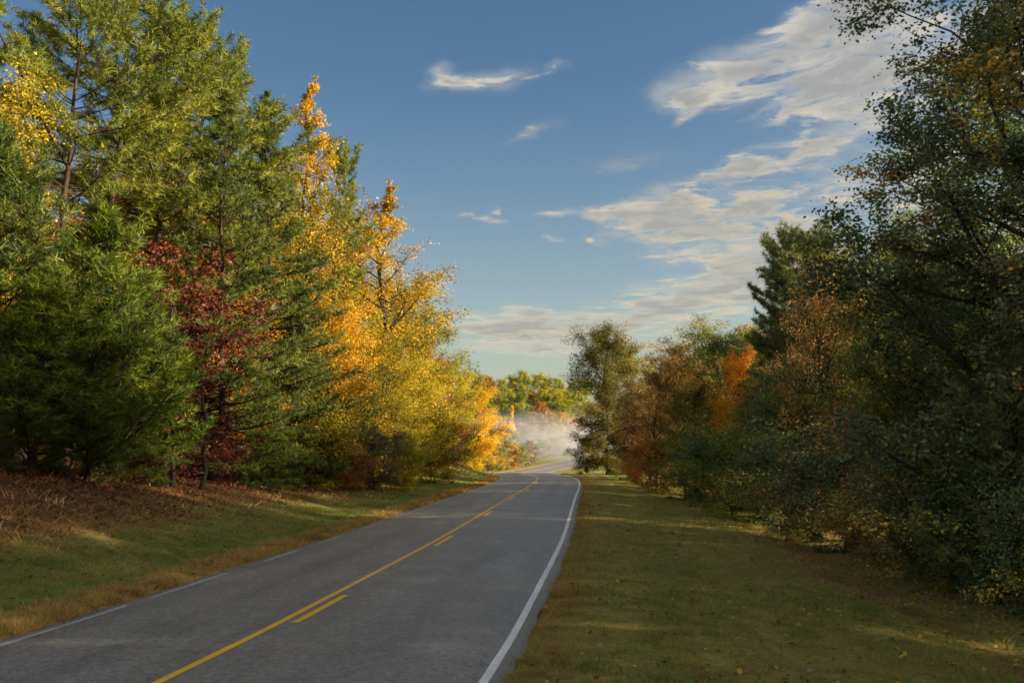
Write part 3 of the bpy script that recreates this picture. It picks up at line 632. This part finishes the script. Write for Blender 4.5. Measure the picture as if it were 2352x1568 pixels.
at('broadleaf_tree', 'sparse', 'brown', 1505, 66, 825, 1.1, 'thin brown tree with visible forked limbs', var=0)
at('broadleaf_tree', 'sparse', 'olive', 1590, 60, 835, 1.15, 'thin olive brown tree left of the flame orange one', var=1)
at('broadleaf_tree', 'maple', 'brown', 1490, 92, 865, 1.0, 'rust brown tree just right of the olive tree at the bend')
at('shrub', 'shrub', 'darkred', 1466, 88, 945, .6, 'dark red bush beside the olive tree at the bend', 'shrub')
at('broadleaf_tree', 'roundtree', 'olive', 1392, 106, 740, .92, 'broad round olive green tree standing at the bend on the right', var=1)
at('broadleaf_tree', 'sparse', 'goldgreen', 1455, 126, 738, .9, 'thin leaved tree behind the olive tree at the bend')
at('broadleaf_tree', 'oak', 'goldgreen', 1760, 66, 715, 1.1, 'bronze tree behind the flame orange one')
at('broadleaf_tree', 'maple', 'green', 1765, 46, 830, 1.1, 'dull green tree in shade right of the flame orange one')
at('broadleaf_tree', 'maple', 'darkgreen', 1835, 41, 800, 1.1, 'dark green tree under the grey green pine')
at('broadleaf_tree', 'oak', 'green', 2080, 36, 560, .9, 'gold flecked tree left of the dark round headed oak')
at('broadleaf_tree', 'maple', 'green', 2060, 28, 770, .9, 'leafy green tree below the dark round headed oak')
at('broadleaf_tree', 'oak', 'green', 1535, 97, 820, 1.1, 'dull green tree right of the olive tree at the bend')
at('broadleaf_tree', 'oak', 'green', 1620, 85, 800, .9, 'dull green tree behind the thin olive brown one')
for (X, d, top, pal, lb) in [
    (1990, 44, 575, 'olive', 'olive tree standing deep in the wood left of the dark round headed oak'),
    (1900, 60, 640, 'darkgreen', 'dark tree standing deep in the wood behind the sparse peach tree'),
    (2230, 40, 430, 'darkgreen', 'dark tree deep in the wood behind the dark round headed oak'),
    (2120, 48, 560, 'goldgreen', 'bronze tree deep in the wood between the two dark oaks'),
    (1700, 80, 775, 'green', 'green tree deep in the wood behind the flame orange one'),
    (1590, 96, 800, 'goldgreen', 'bronze tree deep in the wood behind the brownish oak')]:
    at('broadleaf_tree', 'oak', pal, X, d, top, 1.0, lb, group='trees deep in the right wood')
for (x, y, h, lb) in [(22, 26, 19, 'tall dark oak standing behind the huge overhanging one, out of view past the right edge'), (22, 18, 20, 'tall dark oak beside the right grass, just outside the right edge'),
                      (21, 9, 20, 'tall dark oak next to the viewer on the right, outside the picture'), (20, 0, 20, 'tall dark oak level with the viewer on the right, outside the picture')]:
    plant('oak_tree', 'oak', 'darkgreen', x, y, float(ground_z([x], [y])[0]), h, .9, lb)  # oaks outside the view, added for the shade they cast on the left bank
for (x, y, h, lb) in [(16.5, 20.5, 9.5, 'leafy green tree out of view behind the dark bush at the lower right corner'), (19, 16, 12, 'taller leafy green tree beside the right grass, just outside the lower right corner'), (18.5, 24.5, 12, 'leafy green tree hidden behind the blackish green young pine'), (18.5, 30, 11, 'leafy green tree hidden behind the dark oak at the right edge'), (15, 9.6, 9, 'leafy green tree a few steps ahead of the viewer on the right, outside the picture'),
                      (15.5, 13.5, 9, 'leafy green tree beside the right grass, just outside the lower right corner'),
                      (16, 6, 9.5, 'leafy green tree next to the viewer on the right, outside the picture'), (15, -1.5, 9.5, 'leafy green tree level with the viewer on the right, outside the picture')]:
    plant('maple_tree', 'maple', 'green', x, y, float(ground_z([x], [y])[0]), h, 1.05, lb)  # low trees outside the view, added to block sun patches on road and verges
dr = random.Random(12); DG = 'trees crowded deep inside the wood on the right'
for y in range(8, 84, 7):                                     # second and third row of the right wood
    cx = float(np.interp(y, ty, tx))
    for (o, hh) in ((19, 15.5),):
        x = cx + o + (3 if y < 36 else 0) + dr.uniform(-2, 2); y1 = y + dr.uniform(-2, 2)
        plant('broadleaf_tree', 'bigoak' if y < 36 else dr.choice(['oak', 'sparse', 'sparse']), dr.choice(['green', 'darkgreen', 'goldgreen', 'dusky']), x, y1, float(ground_z([x], [y1])[0]), hh * dr.uniform(.88, 1.1) * (1 if y < 34 else .70), .75 if y < 36 else 1.25,
              'shaded broadleaf tree crowded deep inside the wood on the right', 'tree', DG)
for (X, d, top, pal, ws, lb) in [
    (2090, 22.0, 975, 'sage', .85, 'pale yellowish bush standing out on the right'),
    (2010, 24.5, 1040, 'brown', .9, 'brown leaved bush left of the pale yellowish one'),
    (1930, 27.5, 1000, 'darkgreen', 1.0, 'dark leafy bush below the orange leaved sapling'),
    (2180, 20.0, 1060, 'green', .8, 'olive bush right of the pale yellowish one'),
    (2280, 18.4, 1000, 'darkgreen', .95, 'dark green bush at the foot of the blackish young pine'),
    (2380, 16.6, 1080, 'darkgreen', .9, 'dark bush filling the lower right corner of the wood'),
    (1855, 31, 1010, 'dusky', 1.0, 'greyish bush second left of the brown leaved one'),
    (1790, 34.5, 960, 'darkgreen', 1.0, 'dark green bush below the dull green shaded tree'),
    (1730, 38.5, 970, 'green', 1.0, 'leafy green bush below the flame orange tree'),
    (1675, 42.5, 960, 'green', 1.0, 'green bush at the foot of the green oak'),
    (1620, 48, 980, 'darkgreen', 1.0, 'dark green bush under the thin olive brown tree'),
    (1570, 54, 985, 'green', 1.0, 'olive green bush between the two thin brown trees'),
    (1520, 62, 990, 'brown', 1.0, 'brown bush under the forked thin tree'),
    (1475, 71, 1000, 'rust', 1.0, 'rusty bush near the dark red one'),
    (1440, 90, 1015, 'green', .9, 'green bush at the foot of the olive tree at the bend'),
    (1346, 106, 985, 'olive', .8, 'low olive bush hugging the left foot of the olive tree at the bend'),
    (1418, 107, 975, 'green', .9, 'green bush hugging the right foot of the olive tree at the bend')]:
    at('shrub', 'shrub', pal, X, d, top, ws, lb, 'shrub')

# ---- far hill across the bend
NTH = ['first', 'second', 'third', 'fourth', 'fifth', 'sixth', 'seventh', 'eighth', 'ninth']
def far_row(rows, kind, names, ws, text, group, name='broadleaf_tree', cat='tree'):
    for r in rows:
        same = sorted(q[0] for q in rows if names[q[3]] == names[r[3]])
        nth = 'the only' if len(same) == 1 else NTH[same.index(r[0])]
        nm = names[r[3]]
        at(name, kind, r[3], r[0], r[1], r[2], ws, f'{nth} {nm} {text}' + ('' if len(same) == 1 else ' from the left'), cat, f'{nm} {group}')
FN = {'farmix': 'dull green', 'pine_gold': 'olive', 'farorange': 'orange tinted', 'lime': 'bright lime'}
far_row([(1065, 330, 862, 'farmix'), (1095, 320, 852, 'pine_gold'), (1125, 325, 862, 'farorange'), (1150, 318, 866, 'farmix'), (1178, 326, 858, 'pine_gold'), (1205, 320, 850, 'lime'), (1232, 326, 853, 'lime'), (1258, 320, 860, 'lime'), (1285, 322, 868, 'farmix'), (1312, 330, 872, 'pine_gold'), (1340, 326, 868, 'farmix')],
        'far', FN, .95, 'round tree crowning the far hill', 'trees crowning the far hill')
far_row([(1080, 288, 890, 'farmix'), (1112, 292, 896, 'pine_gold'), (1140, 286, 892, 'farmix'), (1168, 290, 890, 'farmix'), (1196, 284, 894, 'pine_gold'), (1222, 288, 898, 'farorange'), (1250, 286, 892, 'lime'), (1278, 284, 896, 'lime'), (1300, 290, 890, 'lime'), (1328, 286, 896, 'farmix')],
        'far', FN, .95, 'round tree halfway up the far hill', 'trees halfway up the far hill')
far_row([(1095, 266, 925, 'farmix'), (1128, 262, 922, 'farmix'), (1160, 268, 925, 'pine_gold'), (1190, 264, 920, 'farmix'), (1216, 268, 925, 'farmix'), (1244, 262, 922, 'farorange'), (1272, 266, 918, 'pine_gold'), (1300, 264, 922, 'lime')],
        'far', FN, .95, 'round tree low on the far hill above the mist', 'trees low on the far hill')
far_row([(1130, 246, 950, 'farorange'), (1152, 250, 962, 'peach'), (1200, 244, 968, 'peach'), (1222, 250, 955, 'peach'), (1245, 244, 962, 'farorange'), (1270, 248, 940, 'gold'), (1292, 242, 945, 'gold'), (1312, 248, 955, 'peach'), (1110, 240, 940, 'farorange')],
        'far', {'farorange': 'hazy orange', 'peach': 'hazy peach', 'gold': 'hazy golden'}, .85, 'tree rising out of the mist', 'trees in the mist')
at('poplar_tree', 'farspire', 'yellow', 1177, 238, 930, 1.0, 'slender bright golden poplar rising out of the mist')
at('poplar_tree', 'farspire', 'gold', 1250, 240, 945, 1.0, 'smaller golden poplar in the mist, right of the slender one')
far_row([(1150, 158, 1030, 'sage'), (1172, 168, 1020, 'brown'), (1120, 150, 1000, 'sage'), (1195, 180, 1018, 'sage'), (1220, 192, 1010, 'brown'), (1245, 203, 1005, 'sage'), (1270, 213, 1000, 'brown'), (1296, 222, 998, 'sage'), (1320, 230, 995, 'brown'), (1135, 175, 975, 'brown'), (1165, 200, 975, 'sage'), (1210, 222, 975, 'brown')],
        'far', {'sage': 'pale greenish', 'brown': 'brownish'}, 1.5, 'bush in the mist along the far road', 'bushes along the far road', 'shrub', 'shrub')

# ------------------------------------------------------------------ grass, dead grass, fallen leaves
def blades(name, n, side, o0, o1, d0, d1, h, wd, cols, mask=None, lean=.5, seed=1, label=None):
    rg = np.random.default_rng(seed); k = int(n * 1.9)
    d = 1 / rg.uniform(1 / d1, 1 / d0, k); i = np.clip(((d + 30) / .4).astype(int), 0, len(ty) - 1)
    oa = rg.uniform(o0, o1, k); x = tx[i] + side * oa * nrx[i]; y = d + side * oa * nry[i]
    keep = (y > 7) & (np.abs(x) < y * .56 + 2.5)
    if mask is not None: keep &= rg.random(k) < mask(oa, x, y)
    x, y, oa, d = [q[keep][:n] for q in (x, y, oa, d)]; m = len(x)
    z = ground_z(x, y); hh = h * rg.uniform(.45, 1.25, m) * (.45 + 1.2 * np.clip(fbm(x * 2.3, y * 2.3, 3) * 2 - .55, 0, 1)); ww = wd * np.maximum(1, y / 16) * rg.uniform(.7, 1.3, m)
    an = rg.uniform(0, 6.283, m); ln = rg.normal(0, lean, (m, 2)) * hh[:, None]
    s = np.stack([np.cos(an) * ww / 2, np.sin(an) * ww / 2, np.zeros(m)], 1); p = np.stack([x, y, z - .01], 1)
    V = np.stack([p - s, p + s, p + np.stack([ln[:, 0], ln[:, 1], hh], 1)], 1).reshape(-1, 3)
    f = np.clip(.40 * rg.random(m) + .8 * (fbm(x * .5 + 3, y * .5) - .3) + 1.1 * (fbm(x * 3.1, y * 3.1, 3) - .38), 0, .999)
    ci = np.array(cols); t = f * (len(ci) - 1); a_ = t.astype(int); c = ci[a_] + (ci[np.minimum(a_ + 1, len(ci) - 1)] - ci[a_]) * (t - a_)[:, None]
    o = link(name, mesh_np(name, V, [np.arange(m * 3).reshape(m, 3)], GRASS, {'cover': np.repeat(c * np.array([2.5, 2.65, 2.6]), 3, 0)})); o['kind'] = 'stuff'
    o['label'] = label; o['category'] = 'grass'
    return o
b = MatB('grass_blades'); a_n = b.node('ShaderNodeAttribute', attribute_name='cover')
p = b.node('ShaderNodeBsdfPrincipled', {'Base Color': a_n.outputs['Color'], 'Roughness': .7, 'Specular IOR Level': .2})
t_ = b.node('ShaderNodeBsdfTranslucent', {'Color': a_n.outputs['Color']}); mx = b.node('ShaderNodeMixShader', {0: .3, 1: p.outputs[0], 2: t_.outputs[0]})
b.l.new(mx.outputs[0], b.out.inputs[0]); GRASS = b.m
gcol = [(.050, .066, .012), (.080, .088, .016), (.120, .104, .030), (.165, .122, .046), (.145, .092, .042)]
tcol = [(.10, .055, .022), (.20, .115, .038), (.28, .180, .060), (.13, .062, .024), (.075, .080, .018)]
bcol = np.array([1.35, 1.3, 1.2]) * [(.060, .024, .012), (.120, .048, .022), (.18, .075, .034), (.11, .055, .022), (.24, .135, .060), (.34, .24, .13)]
blades('mown_grass', 210000, 1, EDGE + .03, 14.4, 9, 110, .055, .010, gcol, lambda o, x, y: .95 - .75 * sstep(o, 12, 13.6), .7, 1, 'short mown grass with brown patches right of the road')
blades('verge_grass', 130000, -1, EDGE + .05, 9.5, 11, 120, .085, .011, gcol[:4], lambda o, x, y: 1.0 - .8 * sstep(o, 7, 9) * sstep(y, 60, 40), .6, 2, 'short green grass left of the road below the brown bank')
blades('dry_verge_grass', 55000, -1, EDGE - .04, 4.75, 11, 130, .11, .012, tcol, lambda o, x, y: .25 + .75 * sstep(o + (fbm(x * 1.1, y * 1.1) - .5) * 1.6, 4.6, 4.0), .7, 3, 'tan dry grass fringing the left edge of the road')
blades('dry_edge_grass', 26000, 1, EDGE - .05, 4.5, 9, 110, .07, .011, tcol[:2] + gcol[2:4], lambda o, x, y: sstep(o, 4.5, 3.9), .8, 4, 'brownish grass fringing the right edge of the road')
blades('bank_grass', 10000, -1, 6.3, 15, 16, 66, .17, .020, bcol, lambda o, x, y: sstep(o + (fbm(x * .6, y * .6) - .5) * 3, 6.4, 8.4) * (.25 + .75 * sstep(fbm(x * 1.3, y * 1.3), .38, .6)), 1.1, 5, 'reddish brown dead grass and weeds on the left bank')

def litter_leaves(name, n, side, o0, o1, d0, d1, size, cols, mask, seed, label):
    rg = np.random.default_rng(seed); k = n * 3
    d = 1 / rg.uniform(1 / d1, 1 / d0, k); i = np.clip(((d + 30) / .4).astype(int), 0, len(ty) - 1)
    oa = rg.uniform(o0, o1, k); x = tx[i] + side * oa * nrx[i]; y = d + side * oa * nry[i]
    keep = (rg.random(k) < mask(oa, x, y)) & (y > 7); x, y = x[keep][:n], y[keep][:n]; m = len(x)
    P = np.stack([x, y, ground_z(x, y) + rg.uniform(.02, .06, m)], 1)
    nr = unit(rg.normal(0, .35, (m, 3)) + np.array([0, 0, 1.])); ax = unit(np.cross(nr, rg.normal(0, 1, (m, 3)))); sd = np.cross(nr, ax)
    s = (size * rg.uniform(.6, 1.4, m))[:, None]
    V = np.stack([P - ax * s * .5, P - sd * s * .33 + nr * s * .15, P + ax * s * .5, P + sd * s * .33 + nr * s * .12], 1).reshape(-1, 3)
    ix = np.arange(m * 4).reshape(m, 4); c = np.array(cols)[rg.integers(0, len(cols), m)] * rg.uniform(.7, 1.2, (m, 1))
    o = link(name, mesh_np(name, V, [ix[:, [0, 1, 2]], ix[:, [0, 2, 3]]], GRASS, {'cover': np.repeat(c, 4, 0)})); o['kind'] = 'stuff'; o['label'] = label; o['category'] = 'leaves'
lc = [(.30, .085, .022), (.40, .15, .03), (.24, .11, .05), (.55, .36, .05), (.16, .07, .04), (.38, .31, .24)]
blades('grass_tufts', 22000, 1, EDGE + .1, 14.4, 9, 60, .17, .012, [(.04, .05, .012), (.075, .085, .02), (.13, .12, .03), (.17, .12, .045)], lambda o, x, y: sstep(fbm(x * 1.7 + 9, y * 1.7, 3), .56, .68), .6, 21, 'uneven taller tufts in the mown grass right of the road')
litter_leaves('fallen_leaves', 11000, 1, EDGE, 15, 9, 80, .085, lc, lambda o, x, y: .05 + .12 * sstep(fbm(x * .35, y * .35), .5, .65) + .85 * sstep(o + (fbm(x * .5, y * .5) - .5) * 4, 9.5, 13), 11, 'fallen brown and orange leaves scattered over the right grass')
litter_leaves('fallen_leaves', 80000, -1, EDGE, 16, 16, 80, .075, [(.16, .060, .026), (.22, .085, .034), (.11, .055, .030), (.24, .15, .075), (.08, .040, .024)], lambda o, x, y: .02 + .9 * sstep(o + (fbm(x * .5, y * .5) - .5) * 3, 7, 9.5), 12, 'fallen reddish leaves on the left bank')
litter_leaves('fallen_leaves', 500, -1, 2.9, 3.9, 10, 60, .06, lc, lambda o, x, y: .5 + 0 * o, 13, 'few dry leaves and crumbs along the left road edge')

# ------------------------------------------------------------------ mist in the hollow beyond the bend
b = MatB('mist_volume'); tcn = b.node('ShaderNodeTexCoord'); ob = tcn.outputs['Object']
sx_ = b.node('ShaderNodeSeparateXYZ', {0: ob})
n_ = b.noise(.085, 3, .55, b.node('ShaderNodeMapping', {0: ob, 3: (1, .6, 2.2)}).outputs[0])
fall = b.math('MULTIPLY', b.range(sx_.outputs[2], 8.8, 2.0), b.range(sx_.outputs[2], -3, 0.5))
ex = b.range(b.math('ABSOLUTE', sx_.outputs[0]), 33, 8); ey = b.range(b.math('ABSOLUTE', sx_.outputs[1]), 30, 14)
den = b.math('MULTIPLY', b.math('MULTIPLY', fall, b.math('MULTIPLY', ex, ey)), b.range(n_, .22, .80))
v = b.node('ShaderNodeVolumePrincipled', {'Color': (.84, .91, .98, 1), 'Density': b.math('MULTIPLY', den, .056), 'Anisotropy': .3})
b.l.new(v.outputs[0], b.out.inputs['Volume'])
bx = np.array([[i, j, k] for i in (-34, 34) for j in (-31, 31) for k in (-3, 9)], float)
bf = np.array([[0, 1, 3, 2], [4, 6, 7, 5], [0, 4, 5, 1], [2, 3, 7, 6], [0, 2, 6, 4], [1, 5, 7, 3]])
mo = link('mist', mesh_np('mist', bx, [bf], b.m), None, (13, 205, 2.0)); mo['kind'] = 'stuff'; mo['label'] = 'low pale mist drifting over the far bend of the road'
